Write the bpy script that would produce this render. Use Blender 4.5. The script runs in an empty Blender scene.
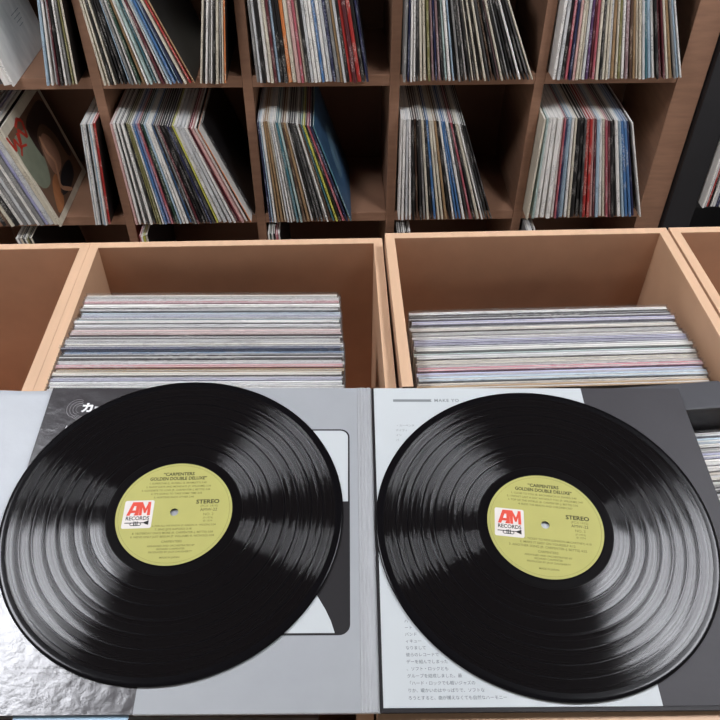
import bpy, bmesh, math, random
from mathutils import Vector, Matrix
random.seed(11)
ZC = 1.72                      # camera height above the floor
SC = bpy.context.scene
COL = SC.collection
PI = math.pi

# ------------------------------------------------------------------ helpers
def lin(c):
    return tuple(((v/255)/12.92 if v/255 <= .04045 else ((v/255+.055)/1.055)**2.4) for v in c) + (1.0,)

def new_mat(name):
    m = bpy.data.materials.new(name); m.use_nodes = True
    nt = m.node_tree
    return m, nt, nt.nodes['Principled BSDF']

def N(nt, t, **kw):
    n = nt.nodes.new(t)
    for k, v in kw.items(): setattr(n, k, v)
    return n

def plain(name, rgb, rough=.5, spec=.5, noise=0, nscale=20, bump=0, bscale=200, stretch=None, metal=0):
    m, nt, b = new_mat(name)
    b.inputs['Base Color'].default_value = lin(rgb)
    b.inputs['Roughness'].default_value = rough
    b.inputs['Specular IOR Level'].default_value = spec
    b.inputs['Metallic'].default_value = metal
    tc = N(nt, 'ShaderNodeTexCoord')
    mp = N(nt, 'ShaderNodeMapping'); nt.links.new(tc.outputs['Object'], mp.inputs['Vector'])
    if stretch: mp.inputs['Scale'].default_value = stretch
    if noise:
        nz = N(nt, 'ShaderNodeTexNoise'); nz.inputs['Scale'].default_value = nscale; nz.inputs['Detail'].default_value = 5
        nt.links.new(mp.outputs[0], nz.inputs['Vector'])
        mr = N(nt, 'ShaderNodeMapRange'); mr.inputs['From Min'].default_value = .25; mr.inputs['From Max'].default_value = .75
        mr.inputs['To Min'].default_value = 1-noise; mr.inputs['To Max'].default_value = 1+noise
        nt.links.new(nz.outputs['Fac'], mr.inputs['Value'])
        mx = N(nt, 'ShaderNodeMix', data_type='RGBA', blend_type='MULTIPLY'); mx.inputs[0].default_value = 1
        mx.inputs[6].default_value = lin(rgb); nt.links.new(mr.outputs[0], mx.inputs[7])
        nt.links.new(mx.outputs[2], b.inputs['Base Color'])
    if bump:
        nb = N(nt, 'ShaderNodeTexNoise'); nb.inputs['Scale'].default_value = bscale; nb.inputs['Detail'].default_value = 4
        nt.links.new(mp.outputs[0], nb.inputs['Vector'])
        bp = N(nt, 'ShaderNodeBump'); bp.inputs['Strength'].default_value = bump; bp.inputs['Distance'].default_value = .002
        nt.links.new(nb.outputs['Fac'], bp.inputs['Height']); nt.links.new(bp.outputs[0], b.inputs['Normal'])
    return m

def spine_mat(name, rgb, ink, axis='z', amount=.55):
    """printed card: a colour with slight wear and broken rows of tiny print along the edge"""
    m, nt, b = new_mat(name)
    b.inputs['Roughness'].default_value = .45
    tc = N(nt, 'ShaderNodeTexCoord'); oi = N(nt, 'ShaderNodeObjectInfo')
    mul = N(nt, 'ShaderNodeMath', operation='MULTIPLY'); mul.inputs[1].default_value = 37.0
    nt.links.new(oi.outputs['Random'], mul.inputs[0])
    def nz(scale, detail=2, dim='4D'):
        mp = N(nt, 'ShaderNodeMapping'); mp.inputs['Scale'].default_value = scale
        nt.links.new(tc.outputs['Object'], mp.inputs['Vector'])
        n = N(nt, 'ShaderNodeTexNoise', noise_dimensions=dim); n.inputs['Scale'].default_value = 1
        n.inputs['Detail'].default_value = detail
        nt.links.new(mp.outputs[0], n.inputs['Vector']); nt.links.new(mul.outputs[0], n.inputs['W'])
        return n.outputs['Fac']
    def step(s, lo, hi):
        r = N(nt, 'ShaderNodeMapRange'); r.inputs['From Min'].default_value = lo; r.inputs['From Max'].default_value = hi
        nt.links.new(s, r.inputs['Value']); return r.outputs[0]
    if axis == 'z': fine, coarse, wear = (700, 60, 330), (30, 30, 17), (160, 40, 14)
    else:           fine, coarse, wear = (140, 500, 60), (9, 60, 20), (14, 150, 60)
    a = step(nz(fine), .50, .58); c = step(nz(coarse, 1), .50, .54)
    mm = N(nt, 'ShaderNodeMath', operation='MULTIPLY'); nt.links.new(a, mm.inputs[0]); nt.links.new(c, mm.inputs[1])
    m2 = N(nt, 'ShaderNodeMath', operation='MULTIPLY'); nt.links.new(mm.outputs[0], m2.inputs[0]); m2.inputs[1].default_value = amount
    if axis == 'z':
        sy = N(nt, 'ShaderNodeSeparateXYZ'); nt.links.new(tc.outputs['Object'], sy.inputs[0])
        fr = N(nt, 'ShaderNodeMath', operation='LESS_THAN'); fr.inputs[1].default_value = .0016; nt.links.new(sy.outputs[1], fr.inputs[0])
        m3 = N(nt, 'ShaderNodeMath', operation='MULTIPLY'); nt.links.new(m2.outputs[0], m3.inputs[0]); nt.links.new(fr.outputs[0], m3.inputs[1]); m2 = m3
    w = N(nt, 'ShaderNodeMapRange'); w.inputs['From Min'].default_value = .3; w.inputs['From Max'].default_value = .7
    w.inputs['To Min'].default_value = .86; w.inputs['To Max'].default_value = 1.14; nt.links.new(nz(wear, 4), w.inputs['Value'])
    m1 = N(nt, 'ShaderNodeMix', data_type='RGBA', blend_type='MULTIPLY'); m1.inputs[0].default_value = 1
    m1.inputs[6].default_value = lin(rgb); nt.links.new(w.outputs[0], m1.inputs[7])
    mx = N(nt, 'ShaderNodeMix', data_type='RGBA'); nt.links.new(m2.outputs[0], mx.inputs[0])
    nt.links.new(m1.outputs[2], mx.inputs[6]); mx.inputs[7].default_value = lin(ink)
    nt.links.new(mx.outputs[2], b.inputs['Base Color'])
    return m

class MB:
    def __init__(s): s.v = []; s.f = []; s.mi = []
    def box(s, x0, x1, y0, y1, z0, z1, mi=0):
        o = len(s.v)
        s.v += [(x0,y0,z0),(x1,y0,z0),(x1,y1,z0),(x0,y1,z0),(x0,y0,z1),(x1,y0,z1),(x1,y1,z1),(x0,y1,z1)]
        for q in ((0,3,2,1),(4,5,6,7),(0,1,5,4),(1,2,6,5),(2,3,7,6),(3,0,4,7)):
            s.f.append([o+i for i in q]); s.mi.append(mi)
        return s
    def hexa(s, bottom, top, mi=0):
        o = len(s.v); n = len(bottom); s.v += [tuple(p) for p in bottom] + [tuple(p) for p in top]
        s.f.append([o+i for i in reversed(range(n))]); s.f.append([o+n+i for i in range(n)]); s.mi += [mi, mi]
        for i in range(n):
            j = (i+1) % n; s.f.append([o+i, o+j, o+n+j, o+n+i]); s.mi.append(mi)
        return s
    def prism(s, pts, z0, z1, mi=0):
        return s.hexa([(x, y, z0) for x, y in pts], [(x, y, z1) for x, y in pts], mi)
    def ribbon(s, pts, w, z0, z1, mi=0):
        L = []; R = []
        for i, p in enumerate(pts):
            a = Vector(pts[max(i-1, 0)]); b = Vector(pts[min(i+1, len(pts)-1)]); d = (b-a).normalized(); n = Vector((-d.y, d.x))*w/2
            L.append((p[0]+n.x, p[1]+n.y)); R.append((p[0]-n.x, p[1]-n.y))
        for i in range(len(pts)-1): s.prism([L[i], R[i], R[i+1], L[i+1]], z0, z1, mi)
        return s
    def build(s, name, mats, parent=None, loc=(0,0,0), bevel=0, smooth=False):
        me = bpy.data.meshes.new(name); me.from_pydata(s.v, [], s.f)
        if not isinstance(mats, (list, tuple)): mats = [mats]
        for m in mats: me.materials.append(m)
        for p, i in zip(me.polygons, s.mi): p.material_index = i; p.use_smooth = smooth
        bm = bmesh.new(); bm.from_mesh(me); bmesh.ops.recalc_face_normals(bm, faces=bm.faces[:]); bm.to_mesh(me); bm.free()
        o = bpy.data.objects.new(name, me); COL.objects.link(o); o.location = loc
        if parent: o.parent = parent
        if bevel:
            md = o.modifiers.new('bevel', 'BEVEL'); md.width = bevel; md.segments = 2; md.limit_method = 'ANGLE'
        return o

def empty(name, loc=(0,0,0), rot=(0,0,0)):
    o = bpy.data.objects.new(name, None); COL.objects.link(o); o.location = loc; o.rotation_euler = rot
    o.empty_display_size = .05
    return o

def tag(o, label, cat, group=None, kind=None):
    o['label'] = label; o['category'] = cat
    if group: o['group'] = group
    if kind: o['kind'] = kind
    return o

def text(name, s, size, mat, parent, u, v, w, align='LEFT', rz=0, bold=0, sx=1, spacing=1):
    cu = bpy.data.curves.new(name, 'FONT'); cu.body = s; cu.size = size; cu.align_x = align; cu.align_y = 'CENTER'
    cu.offset = bold; cu.space_character = spacing; cu.resolution_u = 3; cu.space_line = 1.0
    t = bpy.data.objects.new(name+'_tmp', cu); COL.objects.link(t)
    dg = bpy.context.evaluated_depsgraph_get(); dg.update()
    me = bpy.data.meshes.new_from_object(t.evaluated_get(dg)); me.name = name
    bpy.data.objects.remove(t)
    me.materials.clear(); me.materials.append(mat)
    o = bpy.data.objects.new(name, me); COL.objects.link(o); o.parent = parent
    o.location = (u, v, w); o.rotation_euler = (0, 0, rz); o.scale = (sx, 1, 1)
    return o

def ordinal(n):
    L = ['first','second','third','fourth','fifth','sixth','seventh','eighth','ninth','tenth','eleventh','twelfth',
         'thirteenth','fourteenth','fifteenth','sixteenth']
    return L[n-1]

# ------------------------------------------------------------------ materials
WALNUT = plain('walnut_board', (144,108,86), .5, .35, .16, 12, .15, 90, (1,1,6))
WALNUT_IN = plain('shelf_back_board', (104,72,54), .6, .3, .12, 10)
BLACK_UNIT = plain('black_unit_paint', (34,34,37), .5, .4, .1, 20)
MDF = plain('brown_fibreboard', (186,142,113), .6, .3, .07, 25)
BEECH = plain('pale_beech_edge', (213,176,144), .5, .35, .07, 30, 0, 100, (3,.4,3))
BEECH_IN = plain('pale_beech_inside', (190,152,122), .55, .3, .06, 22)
RAILM = plain('dark_grey_rail', (68,68,72), .55, .4, .06, 30)
PAPER = plain('inner_paper', (214,212,206), .7, .2, .08, 60)
SILVER = plain('silver_grey_print', (160,163,166), .45, .4, .03, 40)
WHITEP = plain('white_page', (196,201,202), .5, .35, .015, 30)
GREYBLK = plain('charcoal_gloss_print', (54,51,53), .27, .6, .06, 25, .35, 70)
BLKPRINT = plain('black_print', (26,23,25), .5, .3)
DARKPAGE = plain('dark_grey_print', (58,56,59), .5, .25, .05, 30, .12, 60)
WHITEINK = plain('white_ink', (235,235,235), .5, .3)
GREYINK = plain('grey_ink', (128,133,134), .5, .3)
TEXTINK = plain('text_ink', (92,98,102), .6, .2)
EMBINK = plain('emblem_grey_ink', (120,116,118), .5, .3)
BOARD = plain('sleeve_card', (186,188,190), .55, .3, .05, 60)
SPINEM = plain('sleeve_spine_card', (160,162,164), .45, .4, .05, 90, 0, 100, (6,.6,6))
SHEET = plain('crinkled_silver_sheet', (186,190,194), .45, .3, .07, 14, .55, 38)
BLUEP = plain('pale_blue_paper', (168,200,224), .5, .3)
LABELM = plain('olive_label_paper', (178,174,100), .6, .3, .03, 60)
LABELINK = plain('label_ink', (58,58,30), .6, .2)
LABELFINE = plain('label_fine_ink', (112,111,56), .6, .2)
LOGOW = plain('logo_white', (222,216,210), .6, .2)
LOGOR = plain('logo_red', (222,84,66), .6, .2)
LOGOK = plain('logo_black', (40,38,36), .6, .2)
FLOORM = plain('floor_tile', (96,80,68), .45, .4, .12, 6)
WALLM = plain('back_wall_paint', (120,104,94), .8, .2, .04, 8)
CEILM = plain('ceiling_paint', (66,54,50), .85, .2, .05, 6)
METAL = plain('lamp_housing', (205,205,205), .4, .4)

def emission(name, rgb, strength):
    m, nt, b = new_mat(name)
    b.inputs['Base Color'].default_value = lin((230,230,230))
    b.inputs['Emission Color'].default_value = lin(rgb); b.inputs['Emission Strength'].default_value = strength
    return m
LAMP = emission('lamp_diffuser', (246,248,255), 41.0)

def vinyl_material():
    """concentric grooves: a long anisotropic lobe across the groove plus a weak mirror from the flat land"""
    m, nt, b = new_mat('black_vinyl'); nt.nodes.remove(b)
    out = [n for n in nt.nodes if n.type == 'OUTPUT_MATERIAL'][0]; L = nt.links.new
    tc = N(nt, 'ShaderNodeTexCoord')
    sp = N(nt, 'ShaderNodeSeparateXYZ'); L(tc.outputs['Object'], sp.inputs[0])
    cb = N(nt, 'ShaderNodeCombineXYZ'); L(sp.outputs[0], cb.inputs[0]); L(sp.outputs[1], cb.inputs[1])
    ln = N(nt, 'ShaderNodeVectorMath', operation='LENGTH'); L(cb.outputs[0], ln.inputs[0]); r = ln.outputs['Value']
    def ring(scale, lo, hi, detail=4):
        nz = N(nt, 'ShaderNodeTexNoise', noise_dimensions='1D'); nz.inputs['Scale'].default_value = scale; nz.inputs['Detail'].default_value = detail
        L(r, nz.inputs['W'])
        mr = N(nt, 'ShaderNodeMapRange'); mr.inputs['From Min'].default_value = .3; mr.inputs['From Max'].default_value = .7
        mr.inputs['To Min'].default_value = lo; mr.inputs['To Max'].default_value = hi; L(nz.outputs['Fac'], mr.inputs['Value'])
        return mr.outputs[0]
    df = N(nt, 'ShaderNodeBsdfDiffuse'); df.inputs['Color'].default_value = lin((17,15,16))
    an = N(nt, 'ShaderNodeBsdfAnisotropic'); an.distribution = 'GGX'
    an.inputs['Anisotropy'].default_value = ANISO; an.inputs['Rotation'].default_value = AROT
    L(ring(700, .23, .28), an.inputs['Roughness'])
    tg = N(nt, 'ShaderNodeTangent', direction_type='RADIAL', axis='Z'); L(tg.outputs[0], an.inputs['Tangent'])
    L(ring(330, AROT-.012, AROT+.012, 3), an.inputs['Rotation'])
    gl = N(nt, 'ShaderNodeBsdfAnisotropic'); gl.inputs['Roughness'].default_value = .085; gl.inputs['Anisotropy'].default_value = 0
    fr = N(nt, 'ShaderNodeFresnel'); fr.inputs['IOR'].default_value = 1.5
    m1 = N(nt, 'ShaderNodeMath', operation='MULTIPLY'); L(fr.outputs[0], m1.inputs[0]); L(ring(520, .5, 1.0), m1.inputs[1])
    m2 = N(nt, 'ShaderNodeMath', operation='MULTIPLY'); L(fr.outputs[0], m2.inputs[0]); m2.inputs[1].default_value = .15
    x1 = N(nt, 'ShaderNodeMixShader'); L(m1.outputs[0], x1.inputs[0]); L(df.outputs[0], x1.inputs[1]); L(an.outputs[0], x1.inputs[2])
    x2 = N(nt, 'ShaderNodeMixShader'); L(m2.outputs[0], x2.inputs[0]); L(x1.outputs[0], x2.inputs[1]); L(gl.outputs[0], x2.inputs[2])
    L(x2.outputs[0], out.inputs['Surface'])
    return m
ANISO, AROT = .87, .0
VINYL = vinyl_material()
VGLOSS = plain('vinyl_smooth', (16,15,17), .14, .12)

VDULL = plain('vinyl_run_out', (14,12,13), .4, .02)

PALETTE = {  # colour word : (rgb, ink)
 'white':((236,233,226),(70,70,72)), 'cream':((216,206,184),(90,70,50)), 'pale grey':((204,206,206),(60,60,66)), 'grey':((128,126,124),(215,212,205)),
 'charcoal':((66,64,64),(190,188,184)), 'black':((26,24,25),(188,184,178)), 'navy':((36,40,78),(190,194,205)), 'blue':((66,114,170),(225,226,228)),
 'pale blue':((160,186,204),(48,60,90)), 'teal':((62,118,130),(220,222,216)), 'mint':((172,196,190),(50,74,76)), 'dark green':((36,70,54),(210,206,190)),
 'olive':((126,122,70),(225,220,190)), 'yellow':((206,204,76),(60,60,30)), 'tan':((166,132,92),(60,44,32)), 'brown':((88,62,48),(214,196,170)),
 'orange':((218,120,58),(240,226,200)), 'red':((184,44,40),(236,214,200)), 'maroon':((98,36,44),(220,196,190)), 'rose':((186,86,98),(236,222,220)),
 'pink':((212,166,160),(110,50,56)), 'mauve':((142,112,114),(224,214,212)), 'lilac':((158,158,196),(54,54,96)), 'purple':((84,52,96),(214,204,220)),
}
def soft(c): g = sum(c)/3; return tuple(int(a+(g-a)*.15) for a in c)
SPINE = {k: spine_mat('spine_'+k.replace(' ', '_'), soft(v[0]), v[1]) for k, v in PALETTE.items()}
def pale(c, f=.5): return tuple(int(a+(b-a)*f) for a, b in zip(c, (238,234,230)))
EDGE = {k: spine_mat('top_edge_'+k.replace(' ', '_'), pale(v[0], .18 if k in ('black','navy','tan','teal') else .38), pale(v[1], .3), axis='x', amount=.35) for k, v in PALETTE.items()}

# ------------------------------------------------------------------ camera (found by fitting the sleeve, the discs and the shelf verticals)
cam = bpy.data.cameras.new('camera'); co = bpy.data.objects.new('camera', cam); COL.objects.link(co)
cam.sensor_width = 36; cam.lens = 36*761.6/720; cam.clip_start = .02
p, r = .7543, .0037
F = Vector((0, math.cos(p), -math.sin(p))); U = Vector((0, math.sin(p), math.cos(p))); R = Vector((1,0,0))
R2 = R*math.cos(r)+U*math.sin(r); U2 = -R*math.sin(r)+U*math.cos(r)
M = Matrix((R2, U2, -F)).transposed().to_4x4(); M.translation = (0,0,ZC); co.matrix_world = M
SC.camera = co

# ------------------------------------------------------------------ room
def struct(o): o['kind'] = 'structure'; return o
struct(MB().box(-4, 4, -3, 3.2, -.05, 0).build('floor', FLOORM))
CEIL = 2.84
struct(MB().box(-4, 4, -3, 3.2, CEIL, CEIL+.05).build('ceiling', CEILM))
struct(MB().box(-4, 4, 3.15, 3.25, 0, CEIL).build('wall_back', WALLM))

def ceiling_light(x0, x1, y0, y1, label):
    t = empty('ceiling_light', ((x0+x1)/2, (y0+y1)/2, CEIL-.02))
    hx, hy = (x1-x0)/2, (y1-y0)/2
    m = MB()
    for a in ((-hx-.02, -hx, -hy-.02, hy+.02), (hx, hx+.02, -hy-.02, hy+.02), (-hx, hx, -hy-.02, -hy), (-hx, hx, hy, hy+.02)):
        m.box(*a, -.03, .018)
    m.build('lamp_frame', METAL, t)
    MB().box(-hx, hx, -hy, hy, -.018, .016).build('lamp_diffuser', LAMP, t)
    tag(t, label, 'ceiling light', 'ceiling lights over the bins')
ceiling_light(-1.20, -.83, .52, 1.08, 'white ceiling light panel above the left record bins')
ceiling_light(.84, 1.21, .54, 1.12, 'white ceiling light panel above the right record bins')

# ------------------------------------------------------------------ wall shelving
YAW = .035; SF = 1.075; SY = 1.809*SF
SHELF = empty('record_shelf', (0, SY, 0), (0, 0, YAW))
tag(SHELF, 'brown wooden cube shelving full of records behind the bins', 'shelf')
B0, B1, B2, B3 = [ZC+z for z in (-.400, -.814, -1.228, -1.580)]
DEP = .335; TH = .030; HT = .0128
DIV = [d*SF for d in (-.6358, -.275, .0827, .437)]
LEFT, E0, E1 = -1.20, .777*SF, .846*SF
TOPZ = ZC+.02
MB().box(LEFT-.03, LEFT, 0, DEP, .0004, TOPZ).build('side_panel', WALNUT, SHELF, bevel=.001)
MB().box(E0, E1, 0, DEP, .0004, TOPZ).build('side_panel', WALNUT, SHELF, bevel=.001)
xs = [LEFT] + [v for d in DIV for v in (d-HT, d+HT)] + [E0]
for d in DIV: MB().box(d-HT, d+HT, .001, DEP, B3, TOPZ-TH).build('divider', WALNUT, SHELF, bevel=.001)
for z in (B0, B1, B2):
    for i in range(0, len(xs), 2):
        MB().box(xs[i]+.0004, xs[i+1]-.0004, .002, DEP, z-TH, z).build('shelf_board', WALNUT, SHELF, bevel=.001)
MB().box(LEFT, E0, .002, DEP, B3-TH, B3-.0005).build('bottom_board', WALNUT, SHELF)
MB().box(LEFT, E0, 0, DEP, TOPZ-TH+.0005, TOPZ).build('top_board', WALNUT, SHELF)
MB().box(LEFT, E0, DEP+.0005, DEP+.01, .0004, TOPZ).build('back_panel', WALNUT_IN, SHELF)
MB().box(LEFT, E0, .02, .035, .0004, B3-TH-.0005).build('plinth', WALNUT, SHELF)

BU = empty('black_record_shelf', (0, SY, 0), (0, 0, YAW))
tag(BU, 'black painted record shelf standing right of the brown shelving', 'shelf')
MB().box(E1+.004, .925*SF, -.02, DEP, .0004, TOPZ-.05).build('side_panel', BLACK_UNIT, BU, bevel=.002)
MB().box(1.42, 1.46, -.02, DEP, .0004, TOPZ-.05).build('side_panel', BLACK_UNIT, BU, bevel=.002)
for z in (ZC-.80, ZC-1.20, ZC-1.60): MB().box(.925*SF+.0005, 1.4195, -.015, DEP, z-.02, z).build('shelf_board', BLACK_UNIT, BU, bevel=.001)
MB().box(.925*SF, 1.42, DEP+.0005, DEP+.01, .0004, TOPZ-.05).build('back_panel', BLACK_UNIT, BU)

SHM = Matrix.Translation((0, SY, 0)) @ Matrix.Rotation(YAW, 4, 'Z')
RH, RD = .311, .312
RS = 1.049; OUT = .036          # records stand a little proud of the boards
def sleeve_mesh(t, mats, h=RH, d=RD):
    """an LP sleeve standing on edge: rounded spine at the front, open paper edge on top"""
    a = t*.16; h2 = t/2
    pr = [(-h2,.0012),(-a,0),(a,0),(h2,.0012)]; bk = [(-h2,d),(-a,d),(a,d),(h2,d)]
    v = []; f = []; mi = []
    for z in (0, h):
        for q in (pr, bk): v += [(x, y, z) for x, y in q]
    for i in range(3):
        f.append((i, i+1, 8+i+1, 8+i)); mi.append(0)                 # spine
        f.append((4+i+1, 4+i, 12+i, 12+i+1)); mi.append(0)           # back edge
        f.append((8+i, 8+i+1, 12+i+1, 12+i)); mi.append(1 if i == 1 else 0)   # top
        f.append((i+1, i, 4+i, 4+i+1)); mi.append(0)                 # bottom
    f.append((4, 0, 8, 12)); mi.append(0); f.append((3, 7, 15, 11)); mi.append(2)
    me = bpy.data.meshes.new('record_sleeve'); me.from_pydata(v, [], f)
    for m in mats: me.materials.append(m)
    for pl, k in zip(me.polygons, mi): pl.material_index = k
    return me

def record(bs, ts, z, t, colour, jit=None, name='shelved_record', h=RH, face=None):
    """bs, ts: where its left face meets the board and the top, along the shelf"""
    bs *= RS; ts *= RS
    a = math.asin(max(-.5, min(.5, (bs-ts)/h)))
    me = sleeve_mesh(t, [SPINE[colour], PAPER, SPINE[face or colour]], h)
    o = bpy.data.objects.new(name, me); COL.objects.link(o)
    if jit is None: jit = -random.uniform(.003, .013)
    lift = t/2*abs(math.sin(a)) + .0006
    o.matrix_world = SHM @ Matrix.Translation((bs + t/2*math.cos(a), jit-OUT, z+lift)) @ Matrix.Rotation(-a, 4, 'Y')
    return o

def cubby(colours, b0, b1, t0, t1, z, where, group, widths=None, fill=.93, last=True, h=RH, name='shelved_record'):
    n = len(colours); w = widths or [random.choice((.8, .9, 1, 1, 1.1, 1.25)) for _ in colours]
    tot = sum(w); c = 0; cnt = {}; tc = {k: colours.count(k) for k in colours}; out = []
    for k, wi in zip(colours, w):
        f0 = c/tot; c += wi
        bs = b0+(b1-b0)*f0; ts = t0+(t1-t0)*f0
        ca = math.sqrt(1-((bs-ts)*RS/h)**2)*(.88 if abs(bs-ts) > .095 else 1)
        dw = min((t1-t0)*wi/tot, (b1-b0)*wi/tot)*fill*ca*RS*.98
        o = record(bs, ts, z, dw, k, name=name, h=h, face='black' if c > tot-.01 else None)
        cnt[k] = cnt.get(k, 0)+1
        if tc[k] == 1: s = 'only %s spined record %s' % (k, where)
        elif cnt[k] == tc[k] and tc[k] > 2: s = 'rightmost %s spined record %s' % (k, where)
        elif cnt[k] == 1: s = 'leftmost %s spined record %s' % (k, where)
        else: s = '%s %s spined record from left %s' % (ordinal(cnt[k]), k, where)
        tag(o, s, 'record', group)
        out.append(o)
    return out

W, C_, PG, G_, CH, K = 'white','cream','pale grey','grey','charcoal','black'
# upper row of the photo
cubby(['pink', W, K, W], -.925, -.838, -.985, -.900, B1, 'under the upper left picture sleeve', 'records at the far left of the upper shelf')
cubby(['pale blue', W, PG, 'maroon', K, W, G_, 'olive', C_], -.757, -.681, -.709, -.666, B1, 'in the small group at upper left', 'small upper left group of records')
cubby([C_, C_, K, C_, K, K, K, 'pale blue', G_, W, 'dark green', 'tan', W, 'mint', 'teal', W, 'maroon', W, 'pale blue', 'blue', 'pale blue', 'navy', C_, 'red', 'tan'],
      -.620, -.398, -.638, -.512, B1, 'in the leaning upper second cubby', 'leaning records in the upper second cubby')
cubby([C_, K, W, G_, W, K, C_, G_, C_, 'orange'], -.391, -.326, -.344, -.298, B1, 'in the upright bunch beside the upper divider', 'upright bunch of records in the upper second cubby')
cubby([G_, PG, K, W, C_, 'maroon', 'pale blue', K, K, 'orange', C_, 'pink', 'rose', C_, K, PG, W, W, 'blue', W, PG, 'navy', G_, 'tan', PG, K, 'red', 'maroon', 'red', K],
      -.254, .010, -.2625, -.037, B1, 'in the upper middle cubby', 'records in the upper middle cubby')
cubby([G_, 'navy', W, W, K, C_, C_, 'olive', 'mauve', 'navy', 'mauve', K, 'mint', W, 'pale blue', K, G_, K, W, K, C_, K, C_, K, C_, CH, 'brown', K, 'mauve', C_, K, G_, K, K, W, K, CH, C_],
      .101, .425, .097, .2985, B1, 'in the upper fourth cubby', 'records in the upper fourth cubby')
cubby([W, PG, K, 'rose', 'navy', 'pink', C_, C_, PG, 'purple', 'maroon', 'rose', C_, K, C_, C_, PG, 'tan', C_, 'olive', W, 'mauve', 'brown', 'tan', C_, C_, PG, 'teal', 'pale blue', W, K, 'maroon', 'maroon', C_, 'tan', G_, 'pale blue', W],
      .468, .7915, .4612, .686, B1, 'in the upper rightmost cubby', 'records in the upper rightmost cubby')
# middle row
cubby([K, 'brown', C_, K, W, G_, PG, G_, W, G_, 'lilac', PG, C_], -.985, -.832, -1.062, -.909, B2, 'left of the portrait sleeve', 'records in the lower left cubby')
cubby([PG, W, PG, K, W, 'pale blue', W, 'red'], -.7330, -.6915, -.7025, -.6655, B2, 'in the small bunch beside the portrait sleeve', 'small lower left bunch of records', [1,1.1,.9,.6,1,.8,.9,1.7])
cubby(['pink', W, K, W, CH, W, K, 'olive', 'olive', W, 'blue', 'lilac', 'rose', K, 'dark green', 'pale blue', W, W, 'blue', K, G_, 'maroon', K, K, CH, 'navy', CH, 'yellow', W, PG, PG, W, 'maroon', 'rose', 'pink', W],
      -.6226, -.3085, -.629, -.4155, B2, 'in the lower second cubby', 'records in the lower second cubby', [1,1,.6,1.1,.9,1.2,.9,.8,1,.8,1,1,.9,.8,1,.9,1.1,1.2,.8,.8,.9,.8,1,1,1.1,.9,1.1,.7,1.5,1.8,1.5,1.1,.7,.8,1.2,1.3])
cubby(['navy', 'pale blue', W, 'tan', 'tan', C_, PG, W, W, 'teal', 'mint', 'brown', 'tan', W, K, CH, CH, G_, W, 'brown', 'teal', 'yellow', K, 'rose', 'navy'],
      -.2541, -.032, -.2625, -.126, B2, 'in the lower middle cubby', 'records in the lower middle cubby')
cubby([W, W, PG, W, K, 'brown', K, G_, C_, K, 'blue', C_, C_, 'tan', K, W, 'blue', 'blue', W, CH, 'rose', K, C_, W, G_, K, K],
      .104, .371, .101, .267, B2, 'in the lower fourth cubby', 'records in the lower fourth cubby')
cubby(['mint', W, W, W, W, 'rose', 'navy', 'pale blue', W, C_, K, K, CH, 'red', 'red', 'pink', 'maroon', 'pale blue', W, C_, 'rose', 'maroon', K, K, W, 'pale blue', 'blue', 'blue', 'navy'],
      .478, .771, .470, .683, B2, 'in the lower rightmost brown cubby', 'records in the lower rightmost brown cubby', [.8,1.6,1.6,1.5,.9,.5,.8,1.5,1,.7,1.6,1.1,.7,1.2,1,.8,.7,1.1,1,.9,.8,.7,1,.8,1.3,.9,1.1,1,.8])
tag(record(.4615, .4620, B2, .0055, C_, -.016), 'cream sleeve standing apart at the left end of the lower rightmost cubby', 'record')
tag(record(.783, .690, B2, .004, W, -.012), 'white sleeve leaning apart at the right end of the lower rightmost cubby', 'record')
cubby([W, PG, 'red', K, W, PG, 'navy', W], .952, 1.01, .950, 1.005, ZC-1.20, 'in the black shelf', 'records in the black shelf')
# lowest row: only the top edges show
def lowrow(cols, b0, t0, where, g):
    n = len(cols); cubby(cols, b0, b0+.0066*n, t0, t0+.0056*n, B3, where, g)
lowrow([W, G_, C_, K, W, 'olive', K, C_], -.93, -.965, 'behind the left bin rim', 'lowest records at far left')
lowrow(['rose', W, 'yellow', C_], -.62, -.622, 'low behind the left bin seam', 'lowest records in the second cubby')
lowrow([W, 'dark green', W, K, 'rose', W], -.255, -.262, 'low behind the left bin back', 'lowest records in the middle cubby')
lowrow([K, G_, K, W, K, CH, W], .105, .101, 'low behind the two bin corner', 'lowest records in the fourth cubby')
lowrow([G_, W, PG, K, W], .472, .468, 'low behind the right bin back', 'lowest records in the rightmost cubby')

# sleeves whose front cover shows: cover picture lies on the right-hand face (x = +t/2)
def smooth(pts, n=4):
    out = []; m = len(pts)
    for i in range(m):
        p0, p1, p2, p3 = [Vector(pts[(i+j-1) % m]) for j in range(4)]
        for q in range(n):
            u = q/n; out.append(tuple(.5*((2*p1)+(p2-p0)*u+(2*p0-5*p1+4*p2-p3)*u*u+(3*p1-p0-3*p2+p3)*u**3)))
    return out
def face_poly(pts, name, mat, parent, t, k=1):
    """pts in (depth, height) metres on the right face, 0.3 mm thick"""
    if k > 1 and len(pts) > 4: pts = smooth(pts)
    m = MB(); x0 = t/2+.00003*k; x1 = t/2+.0001+.00012*k
    m.hexa([(x0, y, z) for y, z in pts], [(x1, y, z) for y, z in pts])
    return m.build(name, mat, parent)
o = record(-.8376, -.8990, B1, .005, W, -.014)
tag(o, 'white picture sleeve with dark figures leaning at upper left corner', 'record')
face_poly([(.02,.17),(.05,.19),(.09,.178),(.13,.20),(.20,.165),(.25,.15),(.305,.165),(.305,.309),(.02,.309)], 'cover_picture', plain('cover_dark_print', (40,38,40), .5, .3, .5, 30), o, .005, 1)
face_poly([(.02,.14),(.05,.12),(.08,.15),(.13,.165),(.12,.20),(.05,.20)], 'cover_picture', plain('cover_grey_print', (120,122,128), .5, .3, .25, 40), o, .005, 2)
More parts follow.
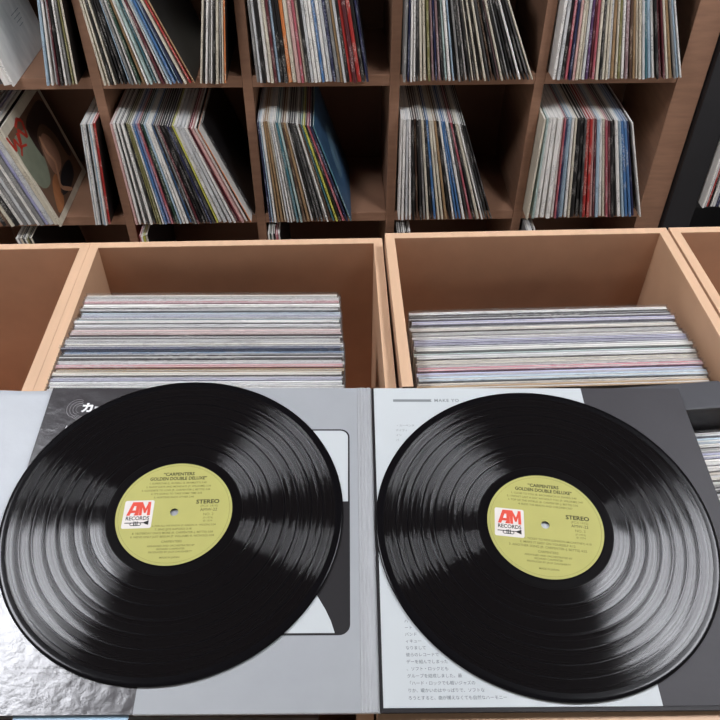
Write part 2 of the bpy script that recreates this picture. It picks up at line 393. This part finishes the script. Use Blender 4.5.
for i in range(4): face_poly([(.17+.006*i,.115-.011*i),(.23-.004*i,.115-.011*i),(.23-.004*i,.1162-.011*i),(.17+.006*i,.1162-.011*i)], 'cover_print_line', GREYINK, o, .005, 2)
o = record(-.8300, -.9045, B2, .006, C_, -.016)
tag(o, 'cream bordered portrait sleeve with red scrawl leaning in lower left cubby', 'record')
face_poly([(.012,.02),(.295,.02),(.295,.285),(.012,.285)], 'cover_picture', plain('cover_brown', (112,84,66), .5, .3, .35, 12), o, .006, 1)
face_poly([(.015,.13),(.075,.10),(.12,.15),(.13,.24),(.02,.26)], 'cover_picture', plain('cover_sage', (132,138,118), .5, .3, .2, 15), o, .006, 2)
face_poly([(.13,.10),(.17,.09),(.21,.11),(.22,.16),(.19,.20),(.15,.19),(.13,.15)], 'cover_picture', plain('cover_skin', (168,124,100), .5, .3, .15, 25), o, .006, 2)
face_poly([(.12,.16),(.15,.21),(.21,.22),(.25,.17),(.26,.09),(.29,.10),(.29,.25),(.2,.27),(.12,.25)], 'cover_picture', plain('cover_dark_hair', (58,42,36), .5, .3, .2, 30), o, .006, 3)
face_poly([(.10,.05),(.15,.03),(.23,.04),(.25,.08),(.17,.085)], 'cover_picture', plain('cover_black_cloth', (34,32,36), .5, .3, .2, 30), o, .006, 3)
face_poly([(.03,.03),(.08,.025),(.12,.06),(.13,.10),(.08,.09)], 'cover_picture', plain('cover_ochre', (170,112,72), .5, .3, .2, 25), o, .006, 3)
face_poly([(.155,.20),(.148,.16),(.16,.12),(.135,.09),(.115,.06),(.14,.035),(.17,.02),(.175,.026),(.15,.045),(.128,.064),(.148,.088),(.172,.12),(.160,.16),(.166,.20)], 'cover_picture', plain('cover_pale_skin', (198,150,118), .5, .3, .1, 30), o, .006, 4)
red = plain('cover_red_ink', (190,58,44), .5, .3)
m = MB()
def scr(pts, w):
    for i in range(len(pts)-1):
        (a, b), (c, d) = pts[i], pts[i+1]; L = math.hypot(c-a, d-b); ny, nz = -(d-b)/L*w/2, (c-a)/L*w/2
        q = [(a+ny, b+nz), (a-ny, b-nz), (c-ny, d-nz), (c+ny, d+nz)]
        m.hexa([(.00345, y, z) for y, z in q], [(.0036, y, z) for y, z in q])
scr([(.0,.285),(.01,.24),(.03,.265),(.04,.23),(.06,.268)], .009); scr([(.05,.24),(.075,.27),(.10,.235),(.12,.275),(.10,.29),(.07,.28)], .010); scr([(.02,.22),(.045,.235),(.075,.225)], .007)
m.build('cover_scrawl', red, o)
o = record(.0120, -.0350, B1, .0058, 'navy', -.008)
tag(o, 'dark navy picture sleeve leaning at right end of the upper middle cubby', 'record')
face_poly([(.0,.0),(.30,.0),(.30,.30),(.0,.30)], 'cover_picture', plain('cover_navy', (30,31,50), .4, .4, .35, 18), o, .0058, 1)
face_poly([(.03,.0),(.045,.0),(.11,.30),(.09,.30)], 'cover_picture', plain('cover_pale_streak', (150,154,176), .4, .4, .3, 40), o, .0058, 2)
o = record(-.0300, -.1235, B2, .0036, 'teal', -.010)
tag(o, 'blue clouded picture sleeve leaning at right end of lower middle cubby', 'record')
m_ = plain('cover_blue_cloud', (62,96,128), .45, .4, .45, 9)
face_poly([(.002,.002),(.308,.002),(.308,.308),(.002,.308)], 'cover_picture', m_, o, .0036, 1)
face_poly([(.09,.10),(.14,.08),(.20,.13),(.22,.20),(.16,.22),(.11,.17)], 'cover_picture', plain('cover_cloud_highlight', (104,138,160), .5, .3, .35, 25), o, .0036, 2)
o = record(-.3070, -.4140, B2, .0028, 'orange', -.008, face='white')
tag(o, 'orange and white edged sleeve last in the lower second cubby', 'record')
o = record(-.3005, -.4075, B2, .0030, 'black', .03)
tag(o, 'black cover facing right at the end of the lower second cubby', 'record')

# ------------------------------------------------------------------ record bins
def bin_box(x0, x1, y0, y1, z0, rim, yaw, origin, label, wall=.0118, front=None):
    """open-top wooden bin in its own yawed frame; x, y relative to origin"""
    t = empty('record_bin', (origin[0], origin[1], z0), (0, 0, yaw))
    h = rim-z0
    def wl(name, a, b, c, d):
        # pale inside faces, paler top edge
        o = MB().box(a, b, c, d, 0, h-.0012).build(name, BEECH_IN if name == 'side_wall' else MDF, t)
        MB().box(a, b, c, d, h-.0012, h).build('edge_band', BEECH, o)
        return o
    wl('side_wall', x0, x0+wall, y0, y1-wall); wl('side_wall', x1-wall, x1, y0, y1-wall)
    wl('back_wall', x0, x1, y1-wall, y1)
    fh = rim-.22-z0
    MB().box(x0+wall, x1-wall, y0, y0+wall, 0, fh).build('front_wall', MDF, t)
    MB().box(x0+wall, x1-wall, y0+wall, y1-wall, 0, .012).build('base_panel', MDF, t)
    tag(t, label, 'record bin', 'wooden record bins')
    return t
ZA, ZBB, ZF = ZC-.907, ZC-.922, ZC-.942        # undersides of the bins
OA = (.0292, .8535); YA = .0355; RA = ZC-.578        # back right corner of the left unit
OBx = (.0305, .8345); YB = .042; RB = ZC-.558        # back left corner of the right unit
bin_box(-.3860, -.0004, -.30, 0, ZA, RA, YA, OA, 'wooden bin of records behind the left half of the open sleeve')
bin_box(-.7720, -.3864, -.30, 0, ZA, RA, YA, OA, 'wooden bin at the far left edge, mostly empty in view')
bin_box(.0012, .3715, -.281, 0, ZBB, RB, YB, OBx, 'wooden bin of records behind the right half of the open sleeve')
bin_box(.3752, .7455, -.281, 0, ZBB, RB, YB, OBx, 'wooden bin at the far right edge')
def stand(x0, x1, y0, y1, origin, yaw, label, z):
    t = empty('bin_stand', (origin[0], origin[1], 0), (0, 0, yaw)); z -= .001
    MB().box(x0, x1, y0, y1, z-.03, z).build('top_board', BEECH_IN, t, bevel=.002)
    for x in (x0, x1-.05):
        for y in (y0, y1-.05): MB().box(x, x+.05, y, y+.05, .0004, z-.0305).build('leg', BEECH_IN, t, bevel=.002)
    MB().box(x0+.05, x1-.05, y1-.03, y1-.01, .25, z-.10).build('back_panel', MDF, t)
    tag(t, label, 'stand', 'stands under the bins')
stand(-.772, 0, -.30, 0, OA, YA, 'wooden stand under the left pair of bins', ZA)
stand(.0012, .7455, -.281, 0, OBx, YB, 'wooden stand under the right pair of bins', ZBB)

# records filed in the bins, seen along their top edges
PLAST = None
def plastic():
    m, nt, b = new_mat('clear_plastic_sleeve')
    b.inputs['Base Color'].default_value = lin((222,224,228)); b.inputs['Roughness'].default_value = .25
    b.inputs['Alpha'].default_value = .12
    return m
PLAST = plastic()
def bin_record(cx, y, ztop, zbase, w, t, colour, yaw):
    h = ztop-zbase
    o = MB().box(-w/2, w/2, 0, t*.30, 0, h).box(-w/2, w/2, t*.30, t*.62, 0, h-.0006, 1).box(-w/2, w/2, t*.62, t*.92, 0, h)
    o = o.build('binned_record', [EDGE[colour], PAPER])
    s = MB().box(-w/2-.0015, w/2+.0015, -.0002, -.00005, .0, h+.0035).box(-w/2-.0015, w/2+.0015, t*.925, t*.925+.00015, .0, h+.0035)
    s.build('plastic_sleeve', PLAST, o)
    o.matrix_world = Matrix.Translation((cx, y, zbase+.0006)) @ Matrix.Rotation(yaw, 4, 'Z')
    return o
def fill_bin(cols, yb, yn, cxf, wf, zt, yaw, zbase, where, group, zj=.0025):
    n = len(cols); cnt = {}
    tcs = {k: cols.count(k) for k in cols}
    wt = [random.choice((.7, .85, 1, 1, 1.2, 1.5)) for _ in cols]; sw = sum(wt); acc = 0
    for i, k in enumerate(cols):
        f = i/(n-1); st = (yb-yn)*wt[i]/sw; acc += st; y = yb-acc
        cx = cxf(f)+random.uniform(-.002, .002)
        o = bin_record(cx, y, zt(f)+random.uniform(-zj, zj), zbase, wf(f), st*.95, k, yaw)
        cnt[k] = cnt.get(k, 0)+1
        if tcs[k] == 1: s = 'only %s edged record %s' % (k, where)
        elif cnt[k] == tcs[k] and tcs[k] > 2: s = 'frontmost %s edged record %s' % (k, where)
        elif cnt[k] == 1: s = 'rearmost %s edged record %s' % (k, where)
        else: s = '%s %s edged record from back %s' % (ordinal(cnt[k]), k, where)
        tag(o, s, 'record', group)
def lerp3(a, b, c): return lambda f: a+(b-a)*f*2 if f < .5 else b+(c-b)*(f-.5)*2
fill_bin([C_, G_, W, 'rose', W, G_, 'pale blue', 'lilac', W, 'teal', W, PG, G_, 'pink', 'pink', K, W, PG, C_, PG, 'navy', 'blue', PG, K, W, PG, 'rose', 'tan', C_, W, 'lilac', PG, W, PG],
         .7375, .567, lerp3(-.180, -.1775, -.1745), lerp3(.306, .313, .314), lambda f: ZC-.583+(.004 if f > .4 else 0), .012, ZA+.012,
         'in the bin behind the left disc', 'records in the left bin')
fill_bin([W, PG, K, 'lilac', PG, C_, G_, C_, W, 'lilac', 'lilac', PG, W, 'mint', PG, C_, C_, PG, 'rose', 'lilac', 'pale blue', C_, 'tan'],
         .727, .592, lerp3(.219, .2265, .2275), lerp3(.319, .325, .326), lambda f: ZC-.598, .045, ZBB+.012,
         'in the bin behind the right disc', 'records in the right bin')

# black rail standing across the front of the right bin
rl = MB().box(-.16, .122, -.0195, .0195, 0, .10).build('black_rail', RAILM, None, (.262, .543, ZC-.567-.10), bevel=.0025)
rl.rotation_euler = (0, 0, .105)
tag(rl, 'dark grey board with black front face, behind the right corner of the open sleeve', 'board')
rl.data.materials.append(BLACK_UNIT)
for pl in rl.data.polygons:
    if pl.normal.y < -.9: pl.material_index = 1

# front row of bins that carries the open sleeve
def front_bin(x0, x1, y0, y1, label, fz):
    t = empty('record_bin', (x0, y0, ZF)); w = .014; h0 = fz-ZF; h1 = ZC-.588-ZF; d = y1-y0; W_ = x1-x0
    for xa in (0, W_-w):
        MB().hexa([(xa,w,0),(xa+w,w,0),(xa+w,d,0),(xa,d,0)], [(xa,w,h0),(xa+w,w,h0),(xa+w,d,h1),(xa,d,h1)]).build('side_wall', BEECH, t)
    MB().box(0, W_, 0, w, 0, h0).build('front_wall', BEECH, t)
    MB().box(w, W_-w, w, d, 0, .012).build('base_panel', MDF, t)
    MB().box(w, W_-w, d-.012, d, .0125, h1-.10).build('back_wall', BLACK_UNIT, t)
    tag(t, label, 'record bin', 'front row record bins')
front_bin(-.40, .012, .185, .525, 'front row wooden bin under the left half of the open sleeve', ZC-.625)
front_bin(.014, .42, .2335, .545, 'front row wooden bin under the right half of the open sleeve', ZC-.5955)
t = empty('bin_stand', (0, 0, 0)); z = ZF-.001
MB().box(-.40, .42, .185, .53, z-.03, z).build('top_board', BEECH_IN, t, bevel=.002)
for x in (-.40, .37):
    for y in (.185, .48): MB().box(x, x+.05, y, y+.05, .0004, z-.0305).build('leg', BEECH_IN, t, bevel=.002)
tag(t, 'wooden stand under the front row of bins', 'stand')
fill_bin([PG, 'pale blue', W, G_, 'lilac', W, W, C_, W, K, PG, W, 'navy', W, PG, W, 'pale blue', PG], .5165, .39, lambda f: .228+.03*(.5-f)*.0, lambda f: .316, lambda f: ZC-.600-.012*f, .09, ZF+.012,
         'in the front bin by right edge', 'records in the front right bin', .002)
fill_bin(['brown', K, 'maroon', 'navy', 'brown', K], .262, .215, lambda f: -.19, lambda f: .315, lambda f: ZC-.652, .0, ZF+.012,
         'in the front bin below the left panel', 'records in the front left bin', .002)

# ------------------------------------------------------------------ the open gatefold sleeve
O = Vector((.0085, .5493, ZC-.5558)); EUL = (.0973, .0121, .016)
GF = empty('gatefold_sleeve', O, EUL)
tag(GF, 'open gatefold record sleeve lying under both black discs', 'record sleeve')
S, T = .3147, .3205
XB = -.1825
lp = MB().box(-T, XB, -S, 0, -.0028, 0, 0).box(XB, -.0118, -S, 0, -.0028, 0, 1).build('left_panel', [GREYBLK, SILVER], GF)
rp = MB().box(.0035, T, -S, 0, -.0028, 0, 0).build('right_panel', BLKPRINT, GF)
sp = MB()
prof = [(-.0118,0),(-.0108,.0007),(-.0095,.0002),(-.0078,.0010),(-.0060,.0003),(-.0045,.0009),(-.0025,.0002),(-.0005,.0010),(.0014,.0009),(.0026,-.0004),(.0034,-.0016)]
sp.hexa([(-.0117,0,-.0028)]+[(x,0,z) for x,z in prof]+[(.0034,0,-.0028)], [(-.0117,-S,-.0028)]+[(x,-S,z) for x,z in prof]+[(.0034,-S,-.0028)])
sp.build('spine_fold', SPINEM, GF)
# right: page pasted on a black panel
pg = MB().box(.0056, .2186, -S+.0032, -.0005, .0001, .0006, 0).box(.2186, T-.0006, -S+.0032, -.0005, .0001, .0006, 1).build('printed_page', [WHITEP, DARKPAGE], GF)
mb = MB().prism([(.0248,-.0150),(.0640,-.0150),(.0628,-.0165),(.0640,-.0181),(.0248,-.0181)], .0006, .0007)
mb.build('heading_bar', GREYINK, pg)
text('heading_text', 'MAKE YO', .0052, GREYINK, pg, .0664, -.0166, .00068, bold=.00012, spacing=1.18)
JP = ['ハ', 'ート', 'バンド', 'ィキュー', 'なりまして', '彼らのレコードで', 'デーを組んでしまった', '、ソフト・ロックとも', 'グループを結成しました。最', '「ハード・ロックでも軽いジャズの', 'りか、暖かいのはやっぱりで、ソフトな',
      'ろうとすると、曲が構えなくても自然なハーモニー']
for i, s in enumerate(JP):
    text('body_text', s, .0033, TEXTINK, pg, .0246, -.2447-.00545*i, .00068)
for i, s in enumerate(['・カーペンタ', 'デイヴィ', 'イン', 'パ']):
    text('body_text', s, .0030, GREYINK, pg, .0258+.0008*(i == 0), -.0480-.0058*i, .00068)
# left: black band with title, and a framed print
text('title_text', 'カー', .0125, WHITEINK, lp, -.2862, -.0262, .0001, bold=.0006, spacing=1.0)
em = MB()
def arc(cx, cy, rx, ry, a0, a1, n=14): return [(cx+rx*math.cos(math.radians(a0+(a1-a0)*i/n)), cy+ry*math.sin(math.radians(a0+(a1-a0)*i/n))) for i in range(n+1)]
for k in range(4): em.ribbon(arc(-.2905+.0012*k, -.0262-.0003*k, .0098-.0019*k, .0112-.0022*k, 62, 262), .00045, .00002, .00012)
for k in range(4): em.ribbon(arc(-.2835+.0006*k, -.0345+.0002*k, .0100-.0012*k, .0058-.0011*k, 190, 352), .00045, .00002, .00012)
em.build('swirl_emblem', EMBINK, lp)
ds = MB()
for u, v, w, h in ((-.2955,-.0490,.0014,.0030),(-.2962,-.0548,.0020,.0034),(-.2962,-.0608,.0022,.0036)):
    ds.prism([(u-w/2,v-h/2),(u+w/2-.0004,v-h/2),(u+w/2,v+h/2),(u-w/2+.0008,v+h/2)], .00002, .00012)
ds.prism(arc(-.2862, -.0488, .0026, .0017, 0, 360, 10)[:-1], .00002, .00012)
ds.build('panel_text', WHITEINK, lp)
for i, s in enumerate(['ポップスのすべてをあつめた二枚組の決定盤です', '美しいハーモニーとやさしい歌声をおとどけします', '心にのこるメロディーをどうぞゆっくりお聴きください']):
    text('panel_text', s, .0024, plain('panel_fine_ink', (150,150,150), .5, .3), lp, -.2880+.0135*i, -.2800-.0042*i, .0001, spacing=1.25)
def rrect(x0, x1, y0, y1, r, n=6):
    pts = []
    for cx, cy, a in ((x1-r, y1-r, 0), (x0+r, y1-r, 90), (x0+r, y0+r, 180), (x1-r, y0+r, 270)):
        pts += arc(cx, cy, r, r, a, a+90, n)
    return pts
fx0, fx1, fy0, fy1 = -.168, -.0193, -.2556, -.0520
ou = rrect(fx0, fx1, fy0, fy1, .009); inn = rrect(fx0+.0016, fx1-.0016, fy0+.0016, fy1-.0016, .0076)
fm = MB(); n = len(ou)
for i in range(n):
    j = (i+1) % n; fm.prism([ou[i], ou[j], inn[j], inn[i]], .00002, .00016)
low = [q for q in rrect(fx0+.0016, fx1-.0016, fy0+.0016, -.1326, .0076) ]
lo2 = [(fx1-.0016, -.1326), (fx0+.0016, -.1326)] + [q for q in inn if q[1] < -.20]
fm.prism(lo2, .00002, .00012)
fm.build('frame_print', BLKPRINT, lp)
fi = MB().prism([q for q in inn if q[1] > -.10]+[(fx0+.0016, -.1326), (fx1-.0016, -.1326)], .00002, .0001)
fi.build('frame_print', WHITEP, lp)
fi = MB().prism([(-.0500,-.2170),(-.0450,-.2252),(-.0395,-.2345),(-.0350,-.2440),(-.0318,-.2538),(-.0722,-.2538),(-.0722,-.217)], .00013, .0002)
fi.build('cone_print', WHITEP, lp)
# pale blue paper peeping out of the lower edge
ip = MB().prism([(-.272,-S-.0030),(-.186,-S-.0030),(-.186,-S+.10),(-.272,-S+.10)], -.0038, -.0031).build('paper_inner_sleeve', BLUEP, None, O)
ip.rotation_euler = EUL
tag(ip, 'pale blue paper edge peeping from under the lower left of the open sleeve', 'paper sleeve')

# crinkled grey sheet to the left
def sheet():
    bm = bmesh.new(); nx, ny = 40, 40; vs = {}
    for i in range(nx+1):
        for j in range(ny+1):
            x = -.62+.33*i/nx; y = -.3142*j/ny
            z = -.0046+.0006*math.sin(x*61+y*23)*math.sin(y*47+1)+.0004*math.sin(x*130-y*90)
            vs[i, j] = bm.verts.new((x, y, z))
    for i in range(nx):
        for j in range(ny): bm.faces.new((vs[i,j], vs[i,j+1], vs[i+1,j+1], vs[i+1,j]))
    me = bpy.data.meshes.new('silver_sheet'); bm.to_mesh(me); bm.free(); me.materials.append(SHEET)
    for f in me.polygons: f.use_smooth = True
    o = bpy.data.objects.new('silver_sheet', me); COL.objects.link(o); o.location = O; o.rotation_euler = EUL
    md = o.modifiers.new('thick', 'SOLIDIFY'); md.thickness = .0006; md.offset = -1
    return o
tag(sheet(), 'crinkled silver grey sleeve sheet left of the open gatefold', 'sleeve')

# ------------------------------------------------------------------ the two discs
RV = .1510
def disc_mesh(name):
    # profile radius / height / gloss flag ; grooves sit slightly below the rim bead and the label
    prof = [(.0036,.0016,1),(.0522,.0016,2),(.0526,.0012,2),(.0552,.0012,2),(.0600,.0012,0)]
    gaps = [.0735, .0865, .0985, .1105, .1225, .1330]
    for g in gaps: prof += [(g-.0005,.0012,0),(g,.00112,1),(g+.0005,.0012,0)]
    prof += [(.1425,.0012,0),(.1440,.0013,1),(.1470,.0017,1),(.1492,.0018,1),(RV-.0003,.0014,1),(RV,.0009,1),(RV-.0004,.0003,1),(.1470,.0001,1),(.0522,.0001,1),(.0036,.0001,1)]
    n = 192; v = []; f = []; mi = []
    for rr, zz, g in prof: v += [(rr*math.cos(2*PI*k/n), rr*math.sin(2*PI*k/n), zz) for k in range(n)]
    P = len(prof)
    for i in range(P):
        i2 = (i+1) % P; g = max(prof[i][2], prof[i2][2]) if (prof[i][0] < .06 or prof[i][0] > .1425 or i2 == 0) else 0
        if prof[i][2] == 0 and prof[i2][2] == 1 and prof[i][0] < .1425: g = 1
        if prof[i][2] == 1 and prof[i2][2] == 0 and prof[i][0] > .06: g = 1
        for k in range(n):
            k2 = (k+1) % n; f.append((i*n+k, i*n+k2, i2*n+k2, i2*n+k)); mi.append(g)
    me = bpy.data.meshes.new(name); me.from_pydata(v, [], f)
    me.materials.append(VINYL); me.materials.append(VGLOSS); me.materials.append(VDULL)
    for pl, k in zip(me.polygons, mi): pl.material_index = k; pl.use_smooth = k != 2
    bm = bmesh.new(); bm.from_mesh(me); bmesh.ops.recalc_face_normals(bm, faces=bm.faces[:]); bm.to_mesh(me); bm.free()
    return me

def annulus(name, r0, r1, z0, z1, mat, parent, n=96):
    m = MB()
    for k in range(n):
        a, b = 2*PI*k/n, 2*PI*(k+1)/n
        m.prism([(r0*math.cos(a), r0*math.sin(a)), (r1*math.cos(a), r1*math.sin(a)), (r1*math.cos(b), r1*math.sin(b)), (r0*math.cos(b), r0*math.sin(b))], z0, z1)
    return m.build(name, mat, parent)

def make_disc(u, v, w, rot, label, side, top_lines, low_lines, side_lines):
    GM = Matrix.Translation(O) @ (Matrix.Rotation(EUL[2], 4, 'Z') @ Matrix.Rotation(EUL[1], 4, 'Y') @ Matrix.Rotation(EUL[0], 4, 'X'))
    t = empty('vinyl_record'); t.matrix_world = GM @ Matrix.Translation((u, v, w)) @ Matrix.Rotation(rot, 4, 'Z')
    me = disc_mesh('grooved_disc'); d = bpy.data.objects.new('grooved_disc', me); COL.objects.link(d); d.parent = t
    lb = annulus('paper_label',   .0037, .0515, .0016, .00175, LABELM, t)
    z = .00177
    text('title_text', '“CARPENTERS', .0046, LABELINK, lb, 0, .0398, z, 'CENTER', bold=.00012, sx=.97)
    text('title_text', 'GOLDEN DOUBLE DELUXE”', .0047, LABELINK, lb, 0, .0350, z, 'CENTER', bold=.00012, sx=.88)
    for i, (s, uu) in enumerate(top_lines): text('track_text', s, .0026, LABELFINE, lb, uu, .0302-.0037*i, z, 'CENTER', bold=.00004)
    text('stereo_text', 'STEREO', .0057, LABELINK, lb, .0290, .0098, z, 'CENTER', bold=.00016, sx=1.05)
    for s, vv, sz in side_lines: text('number_text', s, sz, LABELFINE if sz < .0037 else LABELINK, lb, .0305, vv, z, 'CENTER')
    for i, (s, vv, sz) in enumerate(low_lines): text('track_text', s, sz*(.9 if i == 0 else 1), LABELFINE, lb, .010 if i == 0 else .001, vv, z, 'CENTER', bold=.00004)
    annulus('label_rim_print',   .0490, .0492, z-.00005, z+.00001, LABELFINE, lb)
    # white logo square: red letters, word, trumpet
    lx, ly, hw, hh = -.0318, -.0012, .0130, .0140
    MB().prism(rrect(lx-hw, lx+hw, ly-hh, ly+hh, .0018), z-.0001, z+.00004).build('logo_panel', LOGOW, lb)
    a = MB(); s0 = .0000
    def P(pts): a.prism([(lx+x*.00091, ly+y*.001) for x, y in pts], z+.00003, z+.00010)
    # A
    P([(-11.3,-1.2),(-8.0,-1.2),(-4.6,8.4),(-2.4,8.4),(-2.4,12.4),(-6.6,12.4)])
    P([(-2.9,12.4),(-2.9,8),(-2.6,-1.2),(.6,-1.2),(.2,12.4)])
    P([(-7.8,1.4),(-2.5,1.4),(-2.5,4.0),(-6.9,4.0)])
    # M, joined to the A
    P([(.0,12.4),(.9,-1.2),(3.6,-1.2),(3.3,12.4)])
    P([(2.9,12.4),(3.3,7.0),(5.4,1.2),(7.2,1.2),(8.9,7.0),(8.9,12.4),(6.5,5.6)])
    P([(8.3,12.4),(8.7,-1.2),(11.6,-1.2),(11.2,12.4)])
    P([(-4.2,-1.2),(-2.0,-1.2),(-1.2,1.2),(-3.2,1.2)])
    a.build('logo_letters', LOGOR, lb)
    text('logo_text', 'RECORDS', .0052, LOGOK, lb, lx, ly-.0042, z+.00006, 'CENTER', bold=.0001, sx=.90)
    tr = MB()
    def Q(pts): tr.prism([(lx+x*.00092, ly+y*.001) for x, y in pts], z+.00003, z+.0001)
    Q([(-11.5,-9.0),(7,-9.0),(7,-8.2),(-11.5,-8.2)]); Q([(6.5,-9.1),(11.3,-11),(11.3,-6.2),(6.5,-8.1)])
    tr.ribbon([(lx+x*.001, ly+y*.001) for x, y in [(-5,-9),(-6,-10),(-5,-11.2),(3,-11.2),(4,-10),(3,-9)]], .0007, z+.00003, z+.0001)
    for x in (-3, -1.4, .2): Q([(x,-11.2),(x+.9,-11.2),(x+.9,-7.2),(x,-7.2)])
    tr.build('logo_trumpet', LOGOK, lb)
    tag(t, label, 'vinyl record', 'vinyl discs on the open sleeve')
    return t
side = [('(PCX 1414)', .0054, .0032), ('AMW-22', .0016, .0040), ('NO. 2', -.0030, .0036), ('(P-1974)', -.0066, .0026), ('℗ 1974', -.0097, .0026)]
make_disc(-.1762, -.1446, .0006, .030, 'black vinyl disc with olive label lying on the left panel, its hole partly dark', 'left',
    [('1. SUPERSTAR (L. RUSSELL–B. BRAMLETT) 3:45', 0), ('2. RAINY DAYS AND MONDAYS (P. WILLIAMS) 3:36', .001), ('3. GOODBYE TO LOVE (R. CARPENTER–J. BETTIS) 3:56', -.001), ('4. IT’S GOING TO TAKE SOME TIME 2:55', 0), ('5. HURTING EACH OTHER 2:46', -.002)],
    [('6. FOR ALL WE KNOW (F. KARLIN–R. WILSON) 2:34', -.0135, .0027), ('7. SING (JOE RAPOSO) 3:18', -.0170, .0027), ('8. YESTERDAY ONCE MORE (R. CARPENTER–J. BETTIS) 3:56', -.0205, .0027), ('9. WE’VE ONLY JUST BEGUN (P. WILLIAMS–R. NICHOLS) 3:04', -.0240, .0027),
     ('CARPENTERS', -.0290, .0030), ('ARRANGED AND ORCHESTRATED BY', -.0330, .0024), ('RICHARD CARPENTER', -.0360, .0024), ('PRODUCED BY JACK DAUGHERTY', -.0388, .0024), ('MADE IN JAPAN', -.0440, .0024)], side)
side2 = [('(PCX 1415)', .0054, .0032), ('AMW-22', .0016, .0040), ('NO. 3', -.0030, .0036), ('(P-1974)', -.0066, .0026), ('℗ 1974', -.0097, .0026)]
make_disc(.1545, -.1587, .0012, -.118, 'black vinyl disc with olive label lying on the right panel over white printed page', 'right',
    [('1. CLOSE TO YOU (B. BACHARACH–H. DAVID) 3:40', 0), ('2. I WON’T LAST A DAY WITHOUT YOU (P. WILLIAMS) 3:47', .001), ('3. TOP OF THE WORLD (R. CARPENTER–J. BETTIS) 2:56', -.001), ('4. BLESS THE BEASTS AND CHILDREN 3:07', .001)],
    [('1. TICKET TO RIDE (LENNON–McCARTNEY) 4:10', -.0150, .0030), ('2. MAKE IT EASY ON YOURSELF 4:12', -.0186, .0030), ('3. ANOTHER SONG (R. CARPENTER–J. BETTIS) 4:22', -.0222, .0030),
     ('CARPENTERS', -.0268, .0030), ('ARRANGED AND ORCHESTRATED BY', -.0305, .0024), ('RICHARD CARPENTER', -.0335, .0024), ('PRODUCED BY JACK DAUGHERTY', -.0366, .0024), ('MADE IN JAPAN', -.0425, .0024)], side2)

# ------------------------------------------------------------------ even ambient fill added through the room's open sides, exposure
w = bpy.data.worlds.new('world'); SC.world = w; w.use_nodes = True
bg = w.node_tree.nodes['Background']; bg.inputs[0].default_value = lin((250,247,244)); bg.inputs[1].default_value = .95
SC.view_settings.view_transform = 'Standard'; SC.view_settings.look = 'None'; SC.view_settings.gamma = 1
SC.view_settings.use_curve_mapping = False
SC.view_settings.exposure = 0.27
